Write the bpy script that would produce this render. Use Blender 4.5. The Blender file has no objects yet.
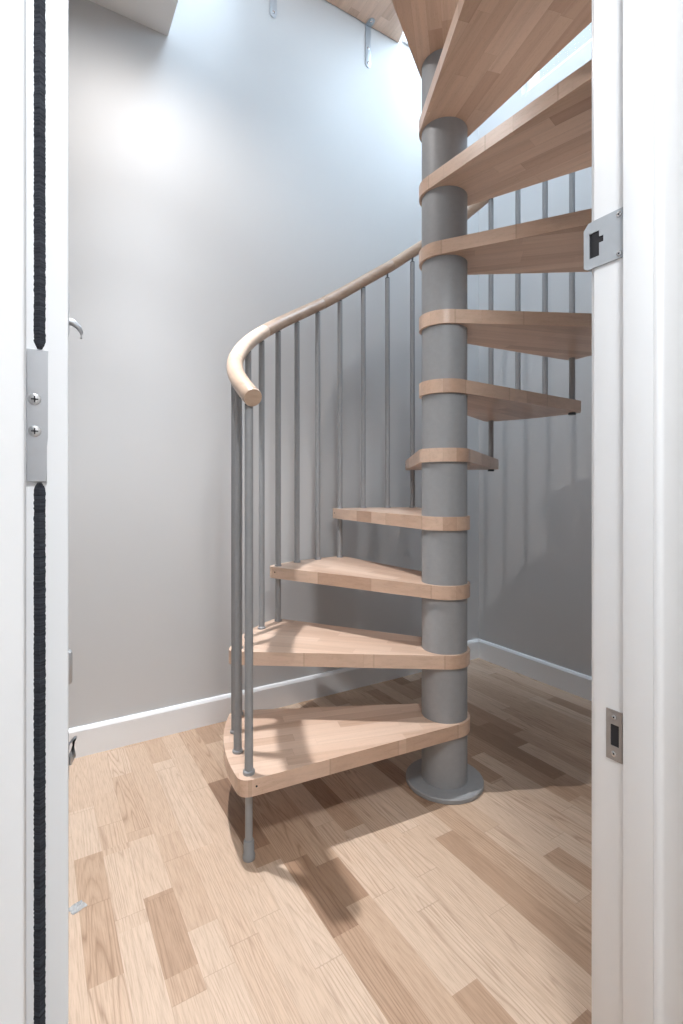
import bpy, bmesh, math, random
from mathutils import Vector, Matrix
R_ = math.radians
scn = bpy.context.scene
COL = scn.collection

# ------------------------------------------------------------------ camera
# room frame: corner of the two far walls at the origin, x = -u (along the left wall), y = -v (along the right wall)
cam_d = bpy.data.cameras.new('camera'); cam = bpy.data.objects.new('camera', cam_d); COL.objects.link(cam)
cam.location = (-2.188, -2.062, 0.9783)
cam.rotation_euler = (R_(90), 0, R_(-31.38))
cam_d.sensor_fit = 'HORIZONTAL'; cam_d.sensor_width = 36.0
cam_d.lens = 36.0 * 500.75 / 683.0
cam_d.shift_y = -(512 - 487.7) / 683.0
cam_d.clip_start = 0.02
scn.camera = cam

# ------------------------------------------------------------------ world, lights, exposure
w = bpy.data.worlds.new('world'); scn.world = w; w.use_nodes = True
w.node_tree.nodes['Background'].inputs[0].default_value = (0.80, 0.90, 1.0, 1)
w.node_tree.nodes['Background'].inputs[1].default_value = 1.0
scn.view_settings.view_transform = 'Standard'; scn.view_settings.look = 'None'
scn.view_settings.gamma = 1.0; scn.view_settings.use_curve_mapping = False
scn.view_settings.exposure = 0.0

def area(name, loc, rot, sx, sy, power, color):
    d = bpy.data.lights.new(name, 'AREA'); d.shape = 'RECTANGLE'; d.size = sx; d.size_y = sy
    d.energy = power; d.color = color
    o = bpy.data.objects.new(name, d); o.location = loc; o.rotation_euler = rot; COL.objects.link(o); return o
def spot(name, loc, power, color, rad, size=160, blend=0.5, rot=(0, 0, 0)):
    d = bpy.data.lights.new(name, 'SPOT'); d.energy = power; d.color = color
    d.shadow_soft_size = rad; d.spot_size = R_(size); d.spot_blend = blend
    o = bpy.data.objects.new(name, d); o.location = loc; o.rotation_euler = rot; COL.objects.link(o); return o

# light of the upper floor: the sky outside the high window in the right wall, and an added fill light under the closed roof over the stairwell
area('window_daylight', (1.00, -0.80, 4.60), (0, R_(90), 0), 3.2, 4.0, 640, (0.66, 0.80, 1.0))
area('upper_fill_light', (-0.95, -0.80, 5.28), (0, 0, 0), 1.3, 1.1, 128, (0.66, 0.82, 1.0))
# recessed downlight of the room beside the stairwell opening: hot centre, beam and the spill around them
spot('downlight_centre', (-1.87, -0.530, 2.745), 168, (0.92, 0.95, 1.0), 0.018, 60, 1.0)
spot('downlight_beam', (-1.87, -0.530, 2.745), 65, (0.92, 0.95, 1.0), 0.018, 84, 1.0)
spot('downlight_spill', (-1.87, -0.530, 2.745), 38, (1.0, 0.97, 0.96), 0.018, 175, 1.0)
# ceiling light of the hallway in front of the door
area('hallway_light', (-2.05, -2.35, 2.36), (0, 0, 0), 0.30, 0.30, 34, (0.92, 0.96, 1.0))

# ------------------------------------------------------------------ material helpers
class NT:
    def __init__(s, name, rough=0.5, metal=0.0):
        s.m = bpy.data.materials.new(name); s.m.use_nodes = True
        s.t = s.m.node_tree; s.b = s.t.nodes['Principled BSDF']
        s.b.inputs['Roughness'].default_value = rough; s.b.inputs['Metallic'].default_value = metal
    def n(s, typ, **kw):
        x = s.t.nodes.new(typ)
        for k, v in kw.items(): setattr(x, k, v)
        return x
    def put(s, sock, v):
        if isinstance(v, (int, float)): sock.default_value = v
        elif isinstance(v, (tuple, list)): sock.default_value = v
        else: s.t.links.new(v, sock)
    def math(s, op, a, b=0.0, c=None):
        x = s.n('ShaderNodeMath', operation=op); s.put(x.inputs[0], a); s.put(x.inputs[1], b)
        if c is not None: s.put(x.inputs[2], c)
        return x.outputs[0]
    def xyz(s, v):
        x = s.n('ShaderNodeSeparateXYZ'); s.put(x.inputs[0], v); return x.outputs
    def vec(s, a, b, c):
        x = s.n('ShaderNodeCombineXYZ'); s.put(x.inputs[0], a); s.put(x.inputs[1], b); s.put(x.inputs[2], c); return x.outputs[0]
    def white(s, v):
        x = s.n('ShaderNodeTexWhiteNoise', noise_dimensions='3D'); s.put(x.inputs['Vector'], v); return x.outputs['Value']
    def noise(s, v, scale, detail=3.0, rough=0.5, dist=0.0):
        x = s.n('ShaderNodeTexNoise'); s.put(x.inputs['Vector'], v); x.inputs['Scale'].default_value = scale
        x.inputs['Detail'].default_value = detail; x.inputs['Roughness'].default_value = rough
        x.inputs['Distortion'].default_value = dist; return x.outputs['Fac']
    def ramp(s, f, stops):
        x = s.n('ShaderNodeValToRGB'); s.put(x.inputs[0], f); e = x.color_ramp.elements
        while len(e) < len(stops): e.new(0.5)
        for i, (p, c) in enumerate(stops): e[i].position = p; e[i].color = (*c, 1)
        return x.outputs[0]
    def mix(s, f, a, b, mode='MIX'):
        x = s.n('ShaderNodeMix', data_type='RGBA', blend_type=mode); s.put(x.inputs[0], f); s.put(x.inputs[6], a); s.put(x.inputs[7], b)
        return x.outputs[2]
    def color(s, c): s.put(s.b.inputs['Base Color'], c if not isinstance(c, tuple) else (*c[:3], 1))
    def bump(s, h, strength=0.1, dist=0.01):
        x = s.n('ShaderNodeBump'); s.put(x.inputs['Height'], h); x.inputs['Strength'].default_value = strength
        x.inputs['Distance'].default_value = dist; s.t.links.new(x.outputs[0], s.b.inputs['Normal'])

def paint(name, c, rough=0.55, var=0.015, bump=0.04):
    n = NT(name, rough); p = n.n('ShaderNodeTexCoord').outputs['Object']
    f = n.noise(p, 2.3, 3)
    n.color(n.ramp(f, [(0.3, tuple(x * (1 - var) for x in c)), (0.7, tuple(min(1, x * (1 + var)) for x in c))]))
    n.bump(n.noise(p, 260, 2), bump, 0.002); return n.m
def metal(name, c, rough, metallic, var=0.03, bump=0.03, scale=60):
    n = NT(name, rough, metallic); p = n.n('ShaderNodeTexCoord').outputs['Object']
    f = n.noise(p, scale, 3)
    n.color(n.ramp(f, [(0.3, tuple(x * (1 - var) for x in c)), (0.7, tuple(x * (1 + var) for x in c))]))
    n.bump(n.noise(p, 400, 2), bump, 0.001); return n.m

M_WALL = paint('wall_paint', (0.56, 0.553, 0.545), 0.6)
M_WHITE = paint('white_paint', (0.80, 0.80, 0.80), 0.4, 0.01)
M_CEIL = paint('ceiling_paint', (0.80, 0.80, 0.79), 0.8, 0.01)
M_GLOSS = paint('white_gloss_paint', (0.80, 0.81, 0.82), 0.28, 0.006, 0.02)
M_GREY = metal('grey_powder_coat', (0.285, 0.287, 0.29), 0.5, 0.0)
M_GREYD = metal('dark_grey_plastic', (0.08, 0.085, 0.09), 0.45, 0.0)
M_STEEL = metal('brushed_steel', (0.50, 0.51, 0.53), 0.38, 0.85)
M_STEELP = metal('painted_steel', (0.46, 0.49, 0.52), 0.42, 0.35)
M_NICKEL = metal('satin_nickel', (0.36, 0.33, 0.31), 0.42, 0.6)
M_DARK = metal('black_recess', (0.012, 0.012, 0.015), 0.7, 0.0)
M_SCREW = metal('screw_steel', (0.6, 0.6, 0.6), 0.25, 0.9)

def brush_mat():
    n = NT('black_brush_pile', 0.95); p = n.n('ShaderNodeTexCoord').outputs['Object']
    x, y, z = n.xyz(p)[:]
    f = n.noise(n.vec(n.math('MULTIPLY', x, 40), n.math('MULTIPLY', y, 40), n.math('MULTIPLY', z, 900)), 1.0, 4, 0.7)
    n.color(n.ramp(f, [(0.35, (0.006, 0.007, 0.012)), (0.75, (0.05, 0.055, 0.07))]))
    n.bump(f, 0.25, 0.001); return n.m
M_BRUSH = brush_mat()

def oak_floor():
    n = NT('oak_strip_parquet', 0.42); p = n.n('ShaderNodeTexCoord').outputs['Object']
    x, y, z = n.xyz(p)[:]
    W = 0.0665
    u = n.math('DIVIDE', n.math('SUBTRACT', n.math('MULTIPLY', x, -1.0), 1.970 - 40 * W), W)
    v = n.math('MULTIPLY', y, -1.0)
    si = n.math('FLOOR', u); fu = n.math('FRACT', u)
    r1 = n.white(n.vec(si, 3.1, 0.7)); r2 = n.white(n.vec(si, 9.3, 4.7))
    ln = n.math('ADD', n.math('MULTIPLY', r2, 0.22), 0.34)
    q = n.math('ADD', n.math('DIVIDE', v, ln), n.math('MULTIPLY', r1, 17.0))
    q = n.math('ADD', q, n.math('MULTIPLY', n.math('SINE', n.math('MULTIPLY', q, 2.1)), 0.22))
    bi = n.math('FLOOR', q); fq = n.math('FRACT', q)
    rb = n.white(n.vec(si, bi, 1.3)); rc = n.white(n.vec(si, bi, 7.9)); rd = n.white(n.vec(si, bi, 5.5))
    # individual boards that stand out, the dark ones behind the stairs also painting in floor shade: (u0, u1, v0, v1, tone)
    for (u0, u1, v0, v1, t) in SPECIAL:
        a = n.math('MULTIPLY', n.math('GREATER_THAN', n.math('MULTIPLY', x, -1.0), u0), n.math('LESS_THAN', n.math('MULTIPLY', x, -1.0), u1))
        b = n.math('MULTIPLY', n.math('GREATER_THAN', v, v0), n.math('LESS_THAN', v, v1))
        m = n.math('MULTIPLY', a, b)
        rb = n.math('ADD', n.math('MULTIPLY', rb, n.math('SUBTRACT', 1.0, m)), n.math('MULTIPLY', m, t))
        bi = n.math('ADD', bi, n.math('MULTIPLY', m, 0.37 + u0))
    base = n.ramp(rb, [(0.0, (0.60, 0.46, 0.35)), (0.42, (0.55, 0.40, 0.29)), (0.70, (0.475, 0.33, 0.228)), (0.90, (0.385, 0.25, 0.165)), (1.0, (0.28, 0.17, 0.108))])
    # cathedral and straight grain
    gx = n.math('ADD', n.math('MULTIPLY', x, 1.15), n.math('MULTIPLY', rc, 9.0))
    gy = n.math('ADD', n.math('MULTIPLY', y, 0.05), n.math('MULTIPLY', rd, 5.0))
    g1 = n.noise(n.vec(gx, gy, n.math('MULTIPLY', rb, 7)), 16.0, 1.5, 0.45, 0.25)
    rings = n.math('FRACT', n.math('MULTIPLY', g1, 19.0))
    rings = n.math('ABSOLUTE', n.math('SUBTRACT', rings, 0.5))
    rings = n.ramp(rings, [(0.0, (0.70, 0.64, 0.60)), (0.14, (0.94, 0.925, 0.91)), (0.5, (1.06, 1.06, 1.06))])
    fine = n.noise(n.vec(n.math('MULTIPLY', gx, 60), n.math('MULTIPLY', gy, 60), 0.0), 6.0, 3, 0.6)
    fine = n.ramp(fine, [(0.32, (0.78, 0.75, 0.72)), (0.52, (1.0, 1.0, 1.0)), (0.8, (1.12, 1.12, 1.11))])
    c = n.mix(n.math('ADD', 0.25, n.math('MULTIPLY', rc, 0.75)), base, rings, 'MULTIPLY')
    c = n.mix(0.8, c, fine, 'MULTIPLY')
    # rare small knots
    kn = n.n('ShaderNodeTexVoronoi'); n.put(kn.inputs['Vector'], n.vec(n.math('MULTIPLY', x, 2.2), n.math('MULTIPLY', y, 1.2), 0.0)); kn.inputs['Scale'].default_value = 1.6
    kf = n.ramp(kn.outputs['Distance'], [(0.0, (0.3, 0.3, 0.3)), (0.012, (0.5, 0.48, 0.46)), (0.03, (1, 1, 1))])
    c = n.mix(1.0, c, kf, 'MULTIPLY')
    # joints
    ju = n.math('LESS_THAN', n.math('MINIMUM', fu, n.math('SUBTRACT', 1.0, fu)), 0.008)
    jq = n.math('LESS_THAN', n.math('MINIMUM', fq, n.math('SUBTRACT', 1.0, fq)), 0.003)
    j = n.math('MAXIMUM', ju, jq)
    c = n.mix(n.math('MULTIPLY', j, 0.22), c, (0.16, 0.09, 0.05, 1))
    n.color(c); n.bump(n.math('SUBTRACT', g1, n.math('MULTIPLY', j, 0.4)), 0.06, 0.002)
    return n.m
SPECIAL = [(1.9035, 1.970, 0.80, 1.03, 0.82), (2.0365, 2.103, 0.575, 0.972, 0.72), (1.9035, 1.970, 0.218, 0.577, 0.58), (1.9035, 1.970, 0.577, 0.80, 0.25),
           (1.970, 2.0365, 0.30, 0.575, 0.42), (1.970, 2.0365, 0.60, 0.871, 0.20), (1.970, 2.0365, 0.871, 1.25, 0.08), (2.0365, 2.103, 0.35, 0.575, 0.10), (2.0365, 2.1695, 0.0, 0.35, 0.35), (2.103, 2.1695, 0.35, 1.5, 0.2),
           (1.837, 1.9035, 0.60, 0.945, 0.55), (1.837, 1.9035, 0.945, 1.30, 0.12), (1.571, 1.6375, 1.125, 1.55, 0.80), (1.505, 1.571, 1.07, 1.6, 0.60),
           (1.6375, 1.704, 0.85, 1.5, 0.05), (1.704, 1.7705, 0.9, 1.5, 0.22), (1.438, 1.505, 0.88, 1.35, 0.18), (1.3055, 1.372, 0.95, 1.5, 0.22), (1.372, 1.438, 0.85, 1.5, 0.10), (0.640, 0.7065, 0.35, 1.0, 0.97), (0.7065, 0.773, 0.6, 1.1, 0.84), (0.5735, 0.640, 0.1, 0.6, 0.85), (0.8395, 0.906, 0.3, 0.9, 0.92), (1.7705, 1.837, 0.2, 0.7, 0.15), (1.7705, 1.837, 0.7, 1.3, 0.35), (1.704, 1.7705, 0.2, 0.9, 0.30)]  # the darkest strips, far right, have the floor shade painted into their tone

def beech(name, axis='x', tone=1.0, stave=0.042, dark=False):
    n = NT(name, 0.36); tc = n.n('ShaderNodeTexCoord').outputs['Object']
    rnd = n.n('ShaderNodeObjectInfo').outputs['Random']
    x, y, z = n.xyz(tc)[:]
    a, b = (x, y) if axis == 'x' else (y, x)
    s = n.math('DIVIDE', b, stave); si = n.math('FLOOR', s); fs = n.math('FRACT', s)
    r1 = n.white(n.vec(si, rnd, 2.2))
    q = n.math('ADD', n.math('DIVIDE', a, 0.34), n.math('MULTIPLY', r1, 11.0)); bi = n.math('FLOOR', q); fq = n.math('FRACT', q)
    rb = n.white(n.vec(si, bi, n.math('MULTIPLY', rnd, 31)))
    k = tone
    base = n.ramp(rb, [(0.0, (0.65 * k, 0.475 * k, 0.365 * k)), (0.5, (0.59 * k, 0.415 * k, 0.31 * k)), (0.85, (0.53 * k, 0.36 * k, 0.262 * k)), (1.0, (0.46 * k, 0.298 * k, 0.21 * k))])
    ga = n.math('ADD', n.math('MULTIPLY', a, 3.0), n.math('MULTIPLY', rb, 20)); gb = n.math('ADD', n.math('MULTIPLY', b, 60.0), n.math('MULTIPLY', rb, 50))
    gz = n.math('MULTIPLY', z, 60.0)
    g = n.noise(n.vec(ga, gb, gz), 1.0, 4, 0.6, 0.3)
    g = n.ramp(g, [(0.3, (0.86, 0.84, 0.82)), (0.5, (1, 1, 1)), (0.75, (1.08, 1.07, 1.05))])
    c = n.mix(0.8, base, g, 'MULTIPLY')
    fl = n.noise(n.vec(n.math('MULTIPLY', a, 90), n.math('MULTIPLY', b, 420), n.math('MULTIPLY', z, 420)), 1.0, 1, 0.5)
    fl = n.ramp(fl, [(0.30, (0.86, 0.82, 0.78)), (0.40, (1, 1, 1))])
    c = n.mix(0.5, c, fl, 'MULTIPLY')
    j = n.math('MAXIMUM', n.math('LESS_THAN', n.math('MINIMUM', fs, n.math('SUBTRACT', 1.0, fs)), 0.012), n.math('LESS_THAN', fq, 0.003))
    c = n.mix(n.math('MULTIPLY', j, 0.25), c, (0.25, 0.15, 0.09, 1))
    n.color(c); return n.m
M_TREAD = beech('beech_tread')
M_LAND = beech('beech_landing', 'y', 1.12, 0.05)

def rail_mat():
    n = NT('beech_handrail', 0.33); tc = n.n('ShaderNodeTexCoord').outputs['Object']
    rnd = n.n('ShaderNodeObjectInfo').outputs['Random']
    g = n.noise(n.vec(n.math('ADD', n.math('MULTIPLY', n.xyz(tc)[0], 14), n.math('MULTIPLY', rnd, 40)), n.math('MULTIPLY', n.xyz(tc)[1], 14), n.math('MULTIPLY', n.xyz(tc)[2], 60)), 1.0, 4, 0.6, 0.5)
    base = n.ramp(rnd, [(0.0, (0.62, 0.475, 0.37)), (0.5, (0.53, 0.39, 0.29)), (1.0, (0.42, 0.295, 0.215))])
    g = n.ramp(g, [(0.3, (0.85, 0.82, 0.8)), (0.55, (1, 1, 1)), (0.8, (1.06, 1.05, 1.04))])
    n.color(n.mix(0.9, base, g, 'MULTIPLY')); return n.m
M_RAIL = rail_mat()

# ------------------------------------------------------------------ mesh helpers
def obj(name, bm, mat, parent=None, loc=(0, 0, 0), rotz=0.0, smooth=None):
    me = bpy.data.meshes.new(name); bmesh.ops.recalc_face_normals(bm, faces=bm.faces); bm.to_mesh(me); bm.free()
    me.materials.append(mat)
    if smooth is not None:
        me.polygons.foreach_set('use_smooth', [True] * len(me.polygons))
        me.set_sharp_from_angle(angle=R_(smooth))
    o = bpy.data.objects.new(name, me); COL.objects.link(o); o.location = loc; o.rotation_euler = (0, 0, rotz); o.parent = parent
    return o
def structure(name, bm, mat, **k):
    o = obj(name, bm, mat, **k); o['kind'] = 'structure'; return o
def thing(name, label, cat, loc=(0, 0, 0), rotz=0.0, group=None):
    o = bpy.data.objects.new(name, None); o.empty_display_size = 0.05; COL.objects.link(o); o.location = loc; o.rotation_euler = (0, 0, rotz)
    o['label'] = label; o['category'] = cat
    if group: o['group'] = group
    return o
def box(bm, x0, x1, y0, y1, z0, z1, bev=0.0, seg=2):
    vs = [bm.verts.new((x, y, z)) for x in (x0, x1) for y in (y0, y1) for z in (z0, z1)]
    F = [(0, 1, 3, 2), (4, 6, 7, 5), (0, 4, 5, 1), (2, 3, 7, 6), (0, 2, 6, 4), (1, 5, 7, 3)]
    fs = [bm.faces.new([vs[i] for i in f]) for f in F]
    if bev:
        es = list({e for f in fs for e in f.edges})
        bmesh.ops.bevel(bm, geom=es, offset=bev, segments=seg, profile=0.5, affect='EDGES')
    return bm
def lathe(bm, prof, n=32, cx=0.0, cy=0.0):
    """profile of (r, z) from bottom to top, closed at both ends"""
    rings = []
    for (r, z) in prof:
        if r < 1e-6: rings.append([bm.verts.new((cx, cy, z))])
        else: rings.append([bm.verts.new((cx + r * math.cos(2 * math.pi * i / n), cy + r * math.sin(2 * math.pi * i / n), z)) for i in range(n)])
    for a, b in zip(rings, rings[1:]):
        for i in range(n):
            j = (i + 1) % n
            if len(a) == 1 and len(b) == 1: continue
            if len(a) == 1: bm.faces.new((a[0], b[j], b[i]))
            elif len(b) == 1: bm.faces.new((a[i], a[j], b[0]))
            else: bm.faces.new((a[i], a[j], b[j], b[i]))
    for rg in (rings[0], rings[-1]):
        if len(rg) > 1: bm.faces.new(rg)
    return bm
def prism(bm, pts, z0, z1, bev=0.0, seg=3):
    lo = [bm.verts.new((x, y, z0)) for x, y in pts]; hi = [bm.verts.new((x, y, z1)) for x, y in pts]
    n = len(pts); a = bm.faces.new(lo[::-1]); b = bm.faces.new(hi)
    for i in range(n): bm.faces.new((lo[i], lo[(i + 1) % n], hi[(i + 1) % n], hi[i]))
    if bev:
        bmesh.ops.bevel(bm, geom=list(set(a.edges) | set(b.edges)), offset=bev, segments=seg, profile=0.5, affect='EDGES')
    return bm
def hull2d(pts):
    pts = sorted(set(pts))
    def half(ps):
        h = []
        for p in ps:
            while len(h) > 1 and (h[-1][0] - h[-2][0]) * (p[1] - h[-2][1]) - (h[-1][1] - h[-2][1]) * (p[0] - h[-2][0]) <= 1e-12: h.pop()
            h.append(p)
        return h
    a = half(pts); b = half(pts[::-1]); return a[:-1] + b[:-1]
def sweep(bm, path, r, n=16, cap=True):
    rings = []
    for i, p in enumerate(path):
        p = Vector(p)
        t = (Vector(path[min(i + 1, len(path) - 1)]) - Vector(path[max(i - 1, 0)])).normalized()
        a = t.cross(Vector((0, 0, 1)));
        if a.length < 1e-4: a = Vector((1, 0, 0))
        a.normalize(); b = a.cross(t).normalized()
        rr = r[i] if isinstance(r, (list, tuple)) else r
        rings.append([bm.verts.new(p + a * rr * math.cos(2 * math.pi * k / n) + b * rr * math.sin(2 * math.pi * k / n)) for k in range(n)])
    for A, B in zip(rings, rings[1:]):
        for k in range(n): bm.faces.new((A[k], A[(k + 1) % n], B[(k + 1) % n], B[k]))
    if cap: bm.faces.new(rings[0][::-1]); bm.faces.new(rings[-1])
    return bm
def ubox(bm, u0, u1, v0, v1, z0, z1, bev=0.0, seg=2): return box(bm, -u1, -u0, -v1, -v0, z0, z1, bev, seg)

# ------------------------------------------------------------------ room shell
V_IN, V_OUT = 1.595, 1.680        # door wall, room face and hallway face
U_END = 3.0; CEIL = 2.776; SLAB = 3.33; TOP = 5.3
V_HALL = 3.1
REB_R, REB_L = 1.427, 2.206       # faces of the door rebate
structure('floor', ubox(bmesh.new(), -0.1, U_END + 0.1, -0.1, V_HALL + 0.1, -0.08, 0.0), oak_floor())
structure('wall_left', ubox(bmesh.new(), -0.1, U_END + 0.1, -0.1, 0.0, 0.0, TOP), M_WALL)
WZ0, WZ1, WV0, WV1 = 3.043, 4.85, 0.30, 1.50      # high window of the upper floor
bm = bmesh.new()
ubox(bm, -0.1, 0.0, 0.0, V_HALL + 0.1, 0.0, WZ0); ubox(bm, -0.1, 0.0, 0.0, V_HALL + 0.1, WZ1, TOP)
ubox(bm, -0.1, 0.0, 0.0, WV0, WZ0, WZ1); ubox(bm, -0.1, 0.0, WV1, V_HALL + 0.1, WZ0, WZ1)
structure('wall_right', bm, M_WALL)
bm = bmesh.new()
for (a, b, c, d) in [(WV0, WV1, WZ0, WZ0 + 0.045), (WV0, WV1, WZ1 - 0.045, WZ1), (WV0, WV0 + 0.045, WZ0 + 0.045, WZ1 - 0.045), (WV1 - 0.045, WV1, WZ0 + 0.045, WZ1 - 0.045), (0.5 * (WV0 + WV1) - 0.025, 0.5 * (WV0 + WV1) + 0.025, WZ0 + 0.045, WZ1 - 0.045)]:
    ubox(bm, -0.085, -0.035, a, b, c, d, 0.004)
win = structure('window_1', bm, M_WHITE, smooth=40)
def glass():
    m = bpy.data.materials.new('window_glass'); m.use_nodes = True; t = m.node_tree; t.nodes.clear()
    o = t.nodes.new('ShaderNodeOutputMaterial'); mx = t.nodes.new('ShaderNodeMixShader'); tr = t.nodes.new('ShaderNodeBsdfTransparent'); gl = t.nodes.new('ShaderNodeBsdfGlossy'); 
    tr.inputs[0].default_value = (0.95, 0.98, 0.97, 1); gl.inputs['Roughness'].default_value = 0.02; mx.inputs[0].default_value = 0.04
    t.links.new(tr.outputs[0], mx.inputs[1]); t.links.new(gl.outputs[0], mx.inputs[2]); t.links.new(mx.outputs[0], o.inputs[0]); return m
obj('window_pane', ubox(bmesh.new(), -0.064, -0.056, WV0 + 0.04, WV1 - 0.04, WZ0 + 0.04, WZ1 - 0.04), glass(), win)
structure('wall_far', ubox(bmesh.new(), U_END, U_END + 0.1, 0.0, V_HALL + 0.1, 0.0, TOP), M_WALL)
HEAD = 2.04
bm = bmesh.new()
ubox(bm, 0.0, REB_R - 0.03, V_IN, V_OUT, 0.0, TOP); ubox(bm, REB_L + 0.03, U_END, V_IN, V_OUT, 0.0, TOP); ubox(bm, REB_R - 0.03, REB_L + 0.03, V_IN, V_OUT, HEAD + 0.03, TOP)
structure('wall_front', bm, M_WALL)
structure('wall_hall', ubox(bmesh.new(), 0.0, U_END, V_HALL, V_HALL + 0.1, 0.0, 2.4), M_WHITE)
structure('ceiling', ubox(bmesh.new(), 1.74, U_END, 0.0, V_IN, CEIL, SLAB), M_CEIL)
structure('ceiling_hall', ubox(bmesh.new(), 0.0, U_END, V_OUT, V_HALL, 2.4, 2.5), M_CEIL)
structure('ceiling_upper', ubox(bmesh.new(), -0.1, U_END + 0.1, -0.1, V_IN + 0.1, TOP, TOP + 0.1), M_CEIL)

def baseboard(name, kind):
    bm = bmesh.new(); t, h = 0.016, 0.106
    prof = [(0, 0), (t, 0), (t, h - 0.012), (t - 0.005, h - 0.003), (t - 0.009, h), (0, h)]
    if kind == 'left': ends = [lambda d, z: (-(t * 0 + 0.0), -d, z), lambda d, z: (-U_END, -d, z)]
    elif kind == 'right': ends = [lambda d, z: (-d, 0.0, z), lambda d, z: (-d, -V_IN, z)]
    A = [bm.verts.new(ends[0](d, z)) for d, z in prof]; B = [bm.verts.new(ends[1](d, z)) for d, z in prof]
    n = len(prof)
    for i in range(n): bm.faces.new((A[i], A[(i + 1) % n], B[(i + 1) % n], B[i]))
    bm.faces.new(A); bm.faces.new(B[::-1])
    return structure(name, bm, M_WHITE)
baseboard('baseboard_left', 'left'); baseboard('baseboard_right', 'right')

# white fascia of the upper storey beside the landing
structure('trim_2', ubox(bmesh.new(), 0.0, 0.560, 0.0, 0.012, 3.296, 4.2, 0.003), M_WHITE)

# door lining with rebate stop and architraves
bm = bmesh.new()
for side in (0, 1):
    if side == 0:   # lock side
        ubox(bm, REB_R - 0.03, REB_R, V_IN - 0.007, V_OUT, 0, HEAD + 0.03, 0.002)
        ubox(bm, REB_R - 0.001, REB_R + 0.012, 1.642, V_OUT + 0.0055, 0, HEAD, 0.0008)
    else:
        ubox(bm, REB_L, REB_L + 0.03, V_IN - 0.007, V_OUT, 0, HEAD + 0.03, 0.002)
        ubox(bm, REB_L - 0.012, REB_L + 0.001, 1.642, V_OUT + 0.004, 0, HEAD, 0.0008)
ubox(bm, REB_R, REB_L, V_IN - 0.007, V_OUT, HEAD, HEAD + 0.03, 0.002)
structure('trim_3', bm, M_GLOSS, smooth=35)
def architrave(name, u0, u1, bv):
    bm = bmesh.new()
    ubox(bm, u0, u1, V_OUT - 0.0005, V_OUT + 0.016, 0, HEAD + 0.07, bv, 5)
    return structure(name, bm, M_GLOSS, smooth=40)
architrave('trim_4', REB_R - 0.075, REB_R + 0.0119, 0.010); architrave('trim_5', REB_L - 0.0119, REB_L + 0.075, 0.002)
structure('trim_6', ubox(bmesh.new(), REB_R - 0.085, REB_R - 0.006, V_IN - 0.016, V_IN, 0, HEAD + 0.07, 0.005, 3), M_GLOSS, smooth=40)
structure('trim_7', ubox(bmesh.new(), REB_R - 0.085, REB_L + 0.085, V_IN - 0.016, V_IN, HEAD + 0.006, HEAD + 0.085, 0.005, 3), M_GLOSS, smooth=40)

# ------------------------------------------------------------------ spiral staircase
PX, PY = -1.0252, -0.8142
RB = 0.6836; RP = 0.0747; RC = 0.0835; RISE = 0.22; Z1 = 0.2251; TH = 0.0437
A0 = 179.4; DK = 10.0; DN = 3 * DK
NT_ = 14
stair = thing('spiral_staircase', 'spiral staircase with beech treads, grey central pole, grey balusters and wooden handrail', 'staircase', (PX, PY, 0), 0)

bm = bmesh.new()
lathe(bm, [(0.0, 0.0), (0.126, 0.0), (0.1275, 0.002), (0.1275, 0.0125), (0.1245, 0.0155), (0.0755, 0.0155), (0.0, 0.0155)], 72)
obj('base_plate', bm, M_GREY, stair, smooth=30)
# pole: one sleeve below and between each pair of treads
def sleeve(z0, z1):
    bm = bmesh.new(); lathe(bm, [(0, z0), (RP, z0), (RP, z1), (0, z1)], 72)
    return obj('pole_sleeve', bm, M_GREY, stair, smooth=30)
sleeve(0.0155, Z1 - TH)
s0 = sleeve(0.0, RISE - TH); s0.location = (0, 0, Z1)
for n in range(1, NT_ + 1):
    if n == 1: continue
    c = s0.copy(); COL.objects.link(c); c.parent = stair; c.location = (0, 0, Z1 + (n - 1) * RISE)

# tread: hull of the collar round the pole, the two baluster corners and the outer arc; local +x is its middle line
half = R_(DN / 2)
pts = [(RC * math.cos(a), RC * math.sin(a)) for a in [2 * math.pi * i / 72 for i in range(72)]]
for s in (-1, 1):
    hx, hy = RB * math.cos(half * s), RB * math.sin(half * s)
    pts += [(hx + 0.033 * math.cos(2 * math.pi * i / 40), hy + 0.033 * math.sin(2 * math.pi * i / 40)) for i in range(40)]
pts += [((RB + 0.033) * math.cos(R_(a)), (RB + 0.033) * math.sin(R_(a))) for a in [-(DN / 2) + DN * i / 28 for i in range(29)]]
hp = hull2d([(round(x, 6), round(y, 6)) for x, y in pts])
bm = bmesh.new(); prism(bm, hp, -TH, 0.0, 0.005, 3)
mid = A0 - DN / 2
tread0 = obj('tread', bm, M_TREAD, stair, (0, 0, Z1), R_(mid), smooth=35)
# black screw head in the front edge, near the outer corner
tx, ty = math.cos(half), math.sin(half)
front_n = None
bm = bmesh.new()
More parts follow.
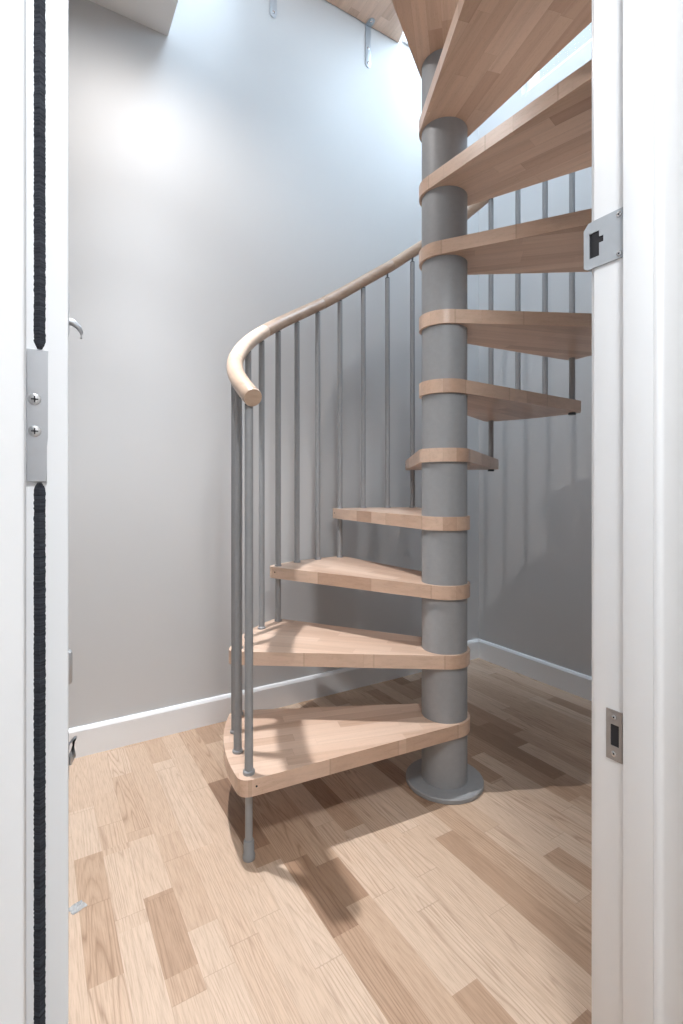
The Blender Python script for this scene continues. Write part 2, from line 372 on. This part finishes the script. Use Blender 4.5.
# front edge of the local tread lies on +y side; find hull edge there
best = max(range(len(hp)), key=lambda i: math.dist(hp[i], hp[(i + 1) % len(hp)]) if (hp[i][1] + hp[(i + 1) % len(hp)][1]) > 0 else 0)
pa, pb = Vector((*hp[best], 0)), Vector((*hp[(best + 1) % len(hp)], 0))
if pa.length < pb.length: pa, pb = pb, pa
dirv = (pb - pa).normalized(); nrm = Vector((-dirv.y, dirv.x, 0))
if nrm.dot(pa) < 0: nrm = -nrm
if nrm.y < 0: nrm = -nrm
sc = pa + dirv * 0.012 + Vector((0, 0, -TH * 0.45))
sweep(bm, [sc - nrm * 0.004, sc + nrm * 0.0006], 0.0028, 12)
screw0 = obj('screw_hole', bm, M_DARK, tread0, smooth=30)
treads = [tread0]
for n in range(2, NT_ + 1):
    c = tread0.copy(); COL.objects.link(c); c.parent = stair; c.location = (0, 0, Z1 + (n - 1) * RISE); c.rotation_euler = (0, 0, R_(mid - (n - 1) * DN))
    d = screw0.copy(); COL.objects.link(d); d.parent = c
    treads.append(c)

RAIL0, RAILK = 1.236, 0.0718
SAG = [(-1, 0.004), (0, 0.008), (2, 0.021), (3, 0.029), (8, 0.036), (11, 0.019), (12, 0.011), (15, 0.0), (99, 0.0)]
def rail_z(k):
    for (a, da), (b, db) in zip(SAG, SAG[1:]):
        if a <= k <= b:
            t = (k - a) / (b - a); t = t * t * (3 - 2 * t)
            return RAIL0 + RAILK * k - (da + (db - da) * t)
def at(k, r=RB): a = R_(A0 - DK * k); return r * math.cos(a), r * math.sin(a)
def tread_top(n): return Z1 + (n - 1) * RISE
BR = 0.0112
def baluster(k, zb, through):
    """zb: underside end; through: tread number whose top carries a collar, or None"""
    x, y = at(k); gap = 0.018 if 10 < k < 14 else 0.0; zt = rail_z(k) - 0.034 - gap
    bm = bmesh.new(); lathe(bm, [(0, zb), (BR, zb), (BR, zt), (0, zt)], 20)
    b = obj('baluster', bm, M_GREY, stair, smooth=30); me = b.data
    for v in me.vertices: v.co.x += x; v.co.y += y
    # fitting that holds the handrail
    bm = bmesh.new(); lathe(bm, [(0, zt), (BR - 0.0005, zt), (BR - 0.0005, zt + 0.004), (0.0045, zt + 0.008), (0.0045, zt + 0.016 + gap), (0, zt + 0.016 + gap)], 14, x, y)
    obj('rail_fitting', bm, M_GREYD, b, smooth=30)
    return b, x, y
def ring(b, x, y, z0, z1, r, mat=M_GREY):
    bm = bmesh.new(); lathe(bm, [(0, z0), (r, z0), (r, z1 - 0.002), (r - 0.002, z1), (0, z1)], 20, x, y)
    return obj('collar', bm, mat, b, smooth=35)
for k in range(0, NT_ * 3 - 3):
    n = k // 3 + 1
    if n > NT_: n = NT_
    if k == 0:      # first post runs down to the floor on an adjustable foot
        x, y = at(0)
        b, x, y = baluster(0, tread_top(1), 1)
        ring(b, x, y, tread_top(1), tread_top(1) + 0.010, 0.0155)
        bm = bmesh.new(); lathe(bm, [(0, 0.05), (0.0098, 0.05), (0.0098, tread_top(1) - TH), (0, tread_top(1) - TH)], 20, x, y)
        leg = obj('support_leg', bm, M_GREY, stair, smooth=30)
        bm = bmesh.new(); lathe(bm, [(0, 0), (0.0155, 0), (0.0165, 0.004), (0.0165, 0.011), (0.0140, 0.015), (0.0140, 0.046), (0.0128, 0.050), (0.0098, 0.052), (0, 0.052)], 24, x, y)
        obj('foot', bm, M_GREY, leg, smooth=35)
    elif k % 3 == 0:  # shared by the rear of one tread and the front of the next
        nn = k // 3
        b, x, y = baluster(k, tread_top(nn) - TH - 0.006, nn)
        ring(b, x, y, tread_top(nn) - TH - 0.009, tread_top(nn) - TH, 0.0145, M_GREYD)
        ring(b, x, y, tread_top(nn), tread_top(nn) + 0.008, 0.0148)
        if nn < NT_: ring(b, x, y, tread_top(nn + 1), tread_top(nn + 1) + 0.006, 0.0140)
    else:
        b, x, y = baluster(k, tread_top(n), n)
        ring(b, x, y, tread_top(n), tread_top(n) + 0.008, 0.0148)

# handrail: turned beech lengths joined end to end
ks = [-0.25] + [2.2 + 3 * i for i in range(13)]
RR = 0.0248
random.seed(4)
for a, b_ in zip(ks, ks[1:]):
    N = 14; path = []
    for i in range(N + 1):
        k = a + (b_ - a) * i / N
        x, y = at(k, RB); path.append((x, y, rail_z(k)))
    cx, cy, cz = path[0]
    path = [(p[0] - cx, p[1] - cy, p[2] - cz) for p in path]
    e = 0.003
    bm = bmesh.new()
    rr = [RR] * (N + 1); rr[0] = rr[-1] = RR - 0.0012
    p0, p1 = Vector(path[0]), Vector(path[1]); q0, q1 = Vector(path[-1]), Vector(path[-2])
    path.insert(1, tuple(p0 + (p1 - p0).normalized() * e)); path.insert(-1, tuple(q0 + (q1 - q0).normalized() * e)); rr = [rr[0]] + [RR] * (N + 1) + [rr[-1]]
    sweep(bm, path, rr, 28)
    obj('handrail_section', bm, M_RAIL, stair, (cx, cy, cz), smooth=40)

# ------------------------------------------------------------------ landing and its wall brackets
land = bmesh.new()
prism(land, hull2d([(-0.585, -0.003), (-1.46, -0.003), (-1.46, -0.10), (-0.87, -0.62), (-0.80, -0.60)]), 3.280, 3.320, 0.002, 2)
o = obj('landing_platform', land, M_LAND, smooth=35)
o['label'] = 'pale wooden landing board fixed to the wall high above the staircase'; o['category'] = 'landing'
def bracket(u, label):
    t = thing('wall_bracket', label, 'bracket', (-u, 0, 3.070), 0, 'steel brackets under the landing board')
    w2, th = 0.0165, 0.004
    pts = [(w2 * math.cos(a), w2 + w2 * math.sin(a)) for a in [math.pi + math.pi * i / 16 for i in range(17)]] + [(w2, 0.210), (-w2, 0.210)]
    bm = bmesh.new(); prism(bm, pts, 0.0, th, 0.0008, 2)
    bmesh.ops.rotate(bm, verts=bm.verts, cent=(0, 0, 0), matrix=Matrix.Rotation(R_(90), 3, 'X'))
    # -> x, z plane, thickness towards -y
    obj('upright_plate', bm, M_STEELP, t, smooth=35)
    bm = bmesh.new(); pts = [(w2 * math.cos(a), -0.032 + w2 * math.sin(a)) for a in [math.pi + math.pi * i / 16 for i in range(17)]] + [(w2, -0.0), (-w2, -0.0)]
    prism(bm, pts, 0.2055, 0.2098, 0.0008, 2)
    obj('foot_plate', bm, M_STEELP, t, smooth=35)
    for z in (0.022, 0.095):
        bm = bmesh.new(); sweep(bm, [(0, -th, z), (0, -th - 0.0022, z), (0, -th - 0.0032, z)], [0.0068, 0.0066, 0.004], 18)
        obj('screw', bm, M_SCREW, t, smooth=30)
    bm = bmesh.new(); lathe(bm, [(0, 0.2025), (0.004, 0.2025), (0.0068, 0.2042), (0.0068, 0.2055), (0, 0.2055)], 18, 0, -0.030)
    obj('screw', bm, M_SCREW, t, smooth=30)
bracket(0.776, 'steel wall bracket holding up the right end of the landing board')
bracket(1.287, 'steel wall bracket at the top edge, left of the one by the landing corner')

# ------------------------------------------------------------------ the open door, seen from its hinge edge
D0 = 1.590
bm = bmesh.new(); ubox(bm, 2.165, REB_L, D0 - 0.762, D0, 0.008, 2.02, 0.0015)
door = structure('door_1', bm, M_GLOSS)
def brush(z0, z1, seed):
    random.seed(seed); bm = bmesh.new(); N = int((z1 - z0) / 0.0016)
    uc = 2.1855
    L, Rr, F = [], [], []
    for i in range(N + 1):
        z = z0 + (z1 - z0) * i / N
        e = min(1.0, min(i, N - i) / 5.0 + 0.35)
        hw = 0.0053 * e
        L.append(bm.verts.new((-(uc + hw + random.uniform(-.0003, .0003)), -D0 + 0.001, z)))
        F.append(bm.verts.new((-(uc + random.uniform(-.0003, .0003)), -D0 - 0.0035 + random.uniform(-.0002, .0002), z)))
        Rr.append(bm.verts.new((-(uc - hw + random.uniform(-.0003, .0003)), -D0 + 0.001, z)))
    for i in range(N):
        bm.faces.new((L[i], F[i], F[i + 1], L[i + 1])); bm.faces.new((F[i], Rr[i], Rr[i + 1], F[i + 1])); bm.faces.new((L[i], L[i + 1], Rr[i + 1], Rr[i]))
    bm.faces.new((L[0], Rr[0], F[0])); bm.faces.new((L[-1], F[-1], Rr[-1]))
    return obj('brush_seal', bm, M_BRUSH, door)
HZ0, HZ1 = 0.983, 1.089
brush(0.01, HZ0 - 0.0005, 1); brush(HZ1 + 0.001, 2.018, 2)
hinge = thing('door_hinge', 'satin steel hinge leaf with two cross-head screws on the open door edge', 'hinge', (-2.187, -D0, HZ0))
hp_ = [(-0.0075, 0.0), (0.0065, 0.0), (0.0065, 0.028), (0.0072, 0.036), (0.0072, 0.100), (0.0075, 0.106), (-0.0075, 0.106)]
bm = bmesh.new(); prism(bm, hp_, 0.0, 0.0022, 0.0004, 1)
bmesh.ops.rotate(bm, verts=bm.verts, cent=(0, 0, 0), matrix=Matrix.Rotation(R_(90), 3, 'X'))
obj('leaf_plate', bm, M_STEEL, hinge, smooth=30)
for z in (0.0405, 0.066):
    bm = bmesh.new(); sweep(bm, [(-0.002, -0.0018, z), (-0.002, -0.0030, z), (-0.002, -0.0036, z)], [0.0046, 0.0044, 0.0028], 20)
    s = obj('screw', bm, M_SCREW, hinge, smooth=30)
    bm = bmesh.new(); box(bm, -0.0045, 0.0005, -0.0039, -0.0030, z - 0.0005, z + 0.0005); box(bm, -0.0025, -0.0015, -0.0039, -0.0030, z - 0.0025, z + 0.0025)
    obj('cross_slot', bm, M_DARK, s)
# barrel of the hinge sits in the corner behind the stop
bm = bmesh.new()
# fittings on the hidden face of the leaf, only their tips show past the edge
FU = 2.165
def on_door(name, bm, mat): return obj(name, bm, mat, door, smooth=40)
# curled pull of the night latch (near the free edge)
vv = 0.90
bm = bmesh.new()
ubox(bm, FU - 0.034, FU, vv - 0.02, vv + 0.02, 1.285, 1.372, 0.003)
on_door('latch_body', bm, M_STEELP)
bm = bmesh.new(); sweep(bm, [(-(FU - 0.030), -vv, 1.318), (-(FU - 0.042), -vv, 1.316), (-(FU - 0.052), -vv, 1.308), (-(FU - 0.057), -vv, 1.298), (-(FU - 0.056), -vv, 1.286)], [0.007, 0.007, 0.0055, 0.0035, 0.002], 12)
on_door('latch_pull', bm, M_STEEL)
bm = bmesh.new(); ubox(bm, FU - 0.040, FU, vv - 0.012, vv + 0.012, 0.580, 0.646, 0.004)
on_door('thumb_turn_block', bm, M_STEEL)
bm = bmesh.new(); sweep(bm, [(-(FU - 0.030), -vv, 0.45), (-(FU - 0.044), -vv, 0.465), (-(FU - 0.040), -vv, 0.430), (-(FU - 0.036), -vv, 0.412)], [0.004, 0.006, 0.007, 0.003], 10)
on_door('bolt_knob', bm, M_STEEL)
bm = bmesh.new(); ubox(bm, FU - 0.034, FU, vv - 0.01, vv + 0.01, 0.385, 0.48, 0.003)
on_door('bolt_plate', bm, M_STEEL)

# ------------------------------------------------------------------ keeps on the lock side of the frame
def plate_on_lock_side(name, label, cat, loc): return thing(name, label, cat, loc)
K = thing('latch_keep', 'grey box keep of a night latch wrapped round the right door frame edge', 'latch keep', (-REB_R, -V_IN, 1.366))
# local: x = -(u-REB_R), y = -(v - V_IN): front plate lies on the rebate face (x=0), y from +0.03 (into the room) to -0.045
def yz_plate(bm, outer, hole, x0, x1):
    """plate in the y-z plane with one hole, both given as same-length loops"""
    n = len(outer)
    A = [[bm.verts.new((x, p[0], p[1])) for p in lp] for x in (x0, x1) for lp in (outer, hole)]
    o0, h0, o1, h1 = A
    for i in range(n):
        j = (i + 1) % n
        bm.faces.new((o0[i], o0[j], h0[j], h0[i])); bm.faces.new((o1[j], o1[i], h1[i], h1[j]))
        bm.faces.new((o0[j], o0[i], o1[i], o1[j])); bm.faces.new((h0[i], h0[j], h1[j], h1[i]))
    return bm
hh = 0.0375
outer = [(0.022, -hh + 0.004), (0.022, 0.0), (0.022, hh - 0.010), (0.014, hh - 0.001), (0.000, hh), (-0.044, hh), (-0.044, 0.012), (-0.044, -0.012), (-0.044, -hh), (-0.010, -hh), (0.0, -hh), (0.016, -hh)]
hole = [(0.013, -0.021), (0.013, 0.0), (0.013, 0.019), (0.008, 0.019), (0.002, 0.019), (-0.004, 0.019), (-0.004, 0.009), (-0.011, 0.009), (-0.011, -0.001), (-0.004, -0.001), (-0.004, -0.021), (0.004, -0.021)]
bm = bmesh.new(); yz_plate(bm, outer, hole, 0.0, -0.0025)
obj('face_plate', bm, M_STEELP, K, smooth=20)
bm = bmesh.new()
box(bm, 0.0, 0.026, 0.0195, 0.022, -hh + 0.004, hh - 0.010, 0.0006, 1)     # outer wall of the box
box(bm, 0.0, 0.026, 0.0072, 0.0200, hh - 0.0125, hh - 0.0100)
box(bm, 0.0, 0.026, 0.0072, 0.0200, -hh + 0.0040, -hh + 0.0065)
box(bm, 0.0235, 0.026, 0.0072, 0.0200, -hh + 0.004, hh - 0.010)
obj('staple_box', bm, M_STEELP, K)
bm = bmesh.new(); box(bm, -0.0012, 0.0005, -0.013, 0.0074, -0.024, 0.022); box(bm, 0.0005, 0.0232, 0.0073, 0.0194, -0.030, 0.024)
obj('recess', bm, M_DARK, K)
for z in (-0.031, 0.029):
    bm = bmesh.new(); sweep(bm, [(-0.0022, -0.036, z), (-0.0035, -0.036, z), (-0.0041, -0.036, z)], [0.0042, 0.004, 0.002], 16)
    s = obj('screw', bm, M_SCREW, K, smooth=30)
    bm = bmesh.new(); sweep(bm, [(-0.0038, -0.036, z), (-0.0044, -0.036, z)], 0.0014, 8); obj('screw_socket', bm, M_DARK, s)

S = thing('strike_plate', 'small brushed nickel strike plate with square hole low on the right frame', 'strike plate', (-REB_R, -1.6225, 0.597))
hh = 0.0385; hw = 0.0125
outer = [(hw, -hh), (hw, 0), (hw, hh), (0, hh), (-hw, hh), (-hw, 0), (-hw, -hh), (0, -hh)]
hole = [(0.0055, -0.0165), (0.0055, 0), (0.0055, 0.0165), (0, 0.0165), (-0.0075, 0.0165), (-0.0075, 0), (-0.0075, -0.0165), (0, -0.0165)]
bm = bmesh.new(); yz_plate(bm, outer, hole, 0.0, -0.0018)
obj('face_plate', bm, M_NICKEL, S)
bm = bmesh.new(); box(bm, -0.0008, 0.003, -0.0085, 0.0065, -0.018, 0.018); obj('recess', bm, M_DARK, S)
for z in (-0.028, 0.028):
    bm = bmesh.new(); sweep(bm, [(-0.0016, 0, z), (-0.0026, 0, z), (-0.003, 0, z)], [0.0042, 0.0040, 0.002], 16)
    s = obj('screw', bm, M_SCREW, S, smooth=30)
    bm = bmesh.new(); sweep(bm, [(-0.0028, 0, z), (-0.0033, 0, z)], 0.0013, 8); obj('screw_socket', bm, M_DARK, s)

# ------------------------------------------------------------------ scrap of clear plastic on the floor
def plastic():
    n = NT('crinkled_clear_plastic', 0.12); n.color((0.86, 0.88, 0.88)); n.b.inputs['Transmission Weight'].default_value = 0.6; n.b.inputs['IOR'].default_value = 1.4
    return n.m
random.seed(11); bm = bmesh.new(); G = 7; g = []
for i in range(G):
    for j in range(G):
        px = (i - 3) * 0.0055 + random.uniform(-.0015, .0015); py = (j - 3) * 0.0045 + random.uniform(-.0015, .0015)
        d = max(0, 1 - math.hypot(px / 0.019, py / 0.016))
        g.append(bm.verts.new((px, py, 0.0008 + d * random.uniform(0.003, 0.011))))
for i in range(G - 1):
    for j in range(G - 1):
        a, b, c, d = g[i * G + j], g[(i + 1) * G + j], g[(i + 1) * G + j + 1], g[i * G + j + 1]
        bm.faces.new((a, b, c)); bm.faces.new((a, c, d))
r = bmesh.ops.extrude_face_region(bm, geom=list(bm.faces))
for v in [e for e in r['geom'] if isinstance(e, bmesh.types.BMVert)]: v.co.z = max(0.0, v.co.z - 0.0007)
o = obj('plastic_scrap', bm, plastic(), None, (-2.106, -0.745, 0.0002), 0.4)
o['label'] = 'crumpled scrap of clear plastic lying on the floor by the door'; o['category'] = 'scrap'

# ------------------------------------------------------------------ recessed ceiling downlight (its lamp is set at the top of the script)
def emit(name, c, s):
    n = NT(name); n.b.inputs['Emission Color'].default_value = (*c, 1); n.b.inputs['Emission Strength'].default_value = s; n.color(c); return n.m
dl = thing('ceiling_downlight', 'round white recessed downlight in the ceiling beside the stairwell', 'downlight', (-1.87, -0.530, CEIL))
bm = bmesh.new(); n = 40
prof = [(0.034, -0.001), (0.036, -0.006), (0.043, -0.006), (0.045, 0.0)]
rings = [[bm.verts.new((r * math.cos(2 * math.pi * i / n), r * math.sin(2 * math.pi * i / n), z)) for i in range(n)] for r, z in prof]
for A, B in zip(rings, rings[1:] + rings[:1]):
    for i in range(n): bm.faces.new((A[i], A[(i + 1) % n], B[(i + 1) % n], B[i]))
obj('rim', bm, M_WHITE, dl, smooth=40)
bm = bmesh.new(); lathe(bm, [(0, -0.003), (0.034, -0.003), (0.034, -0.0005), (0, -0.0005)], 32)
obj('lens', bm, emit('lamp_lens', (1.0, 0.92, 0.82), 6.0), dl)
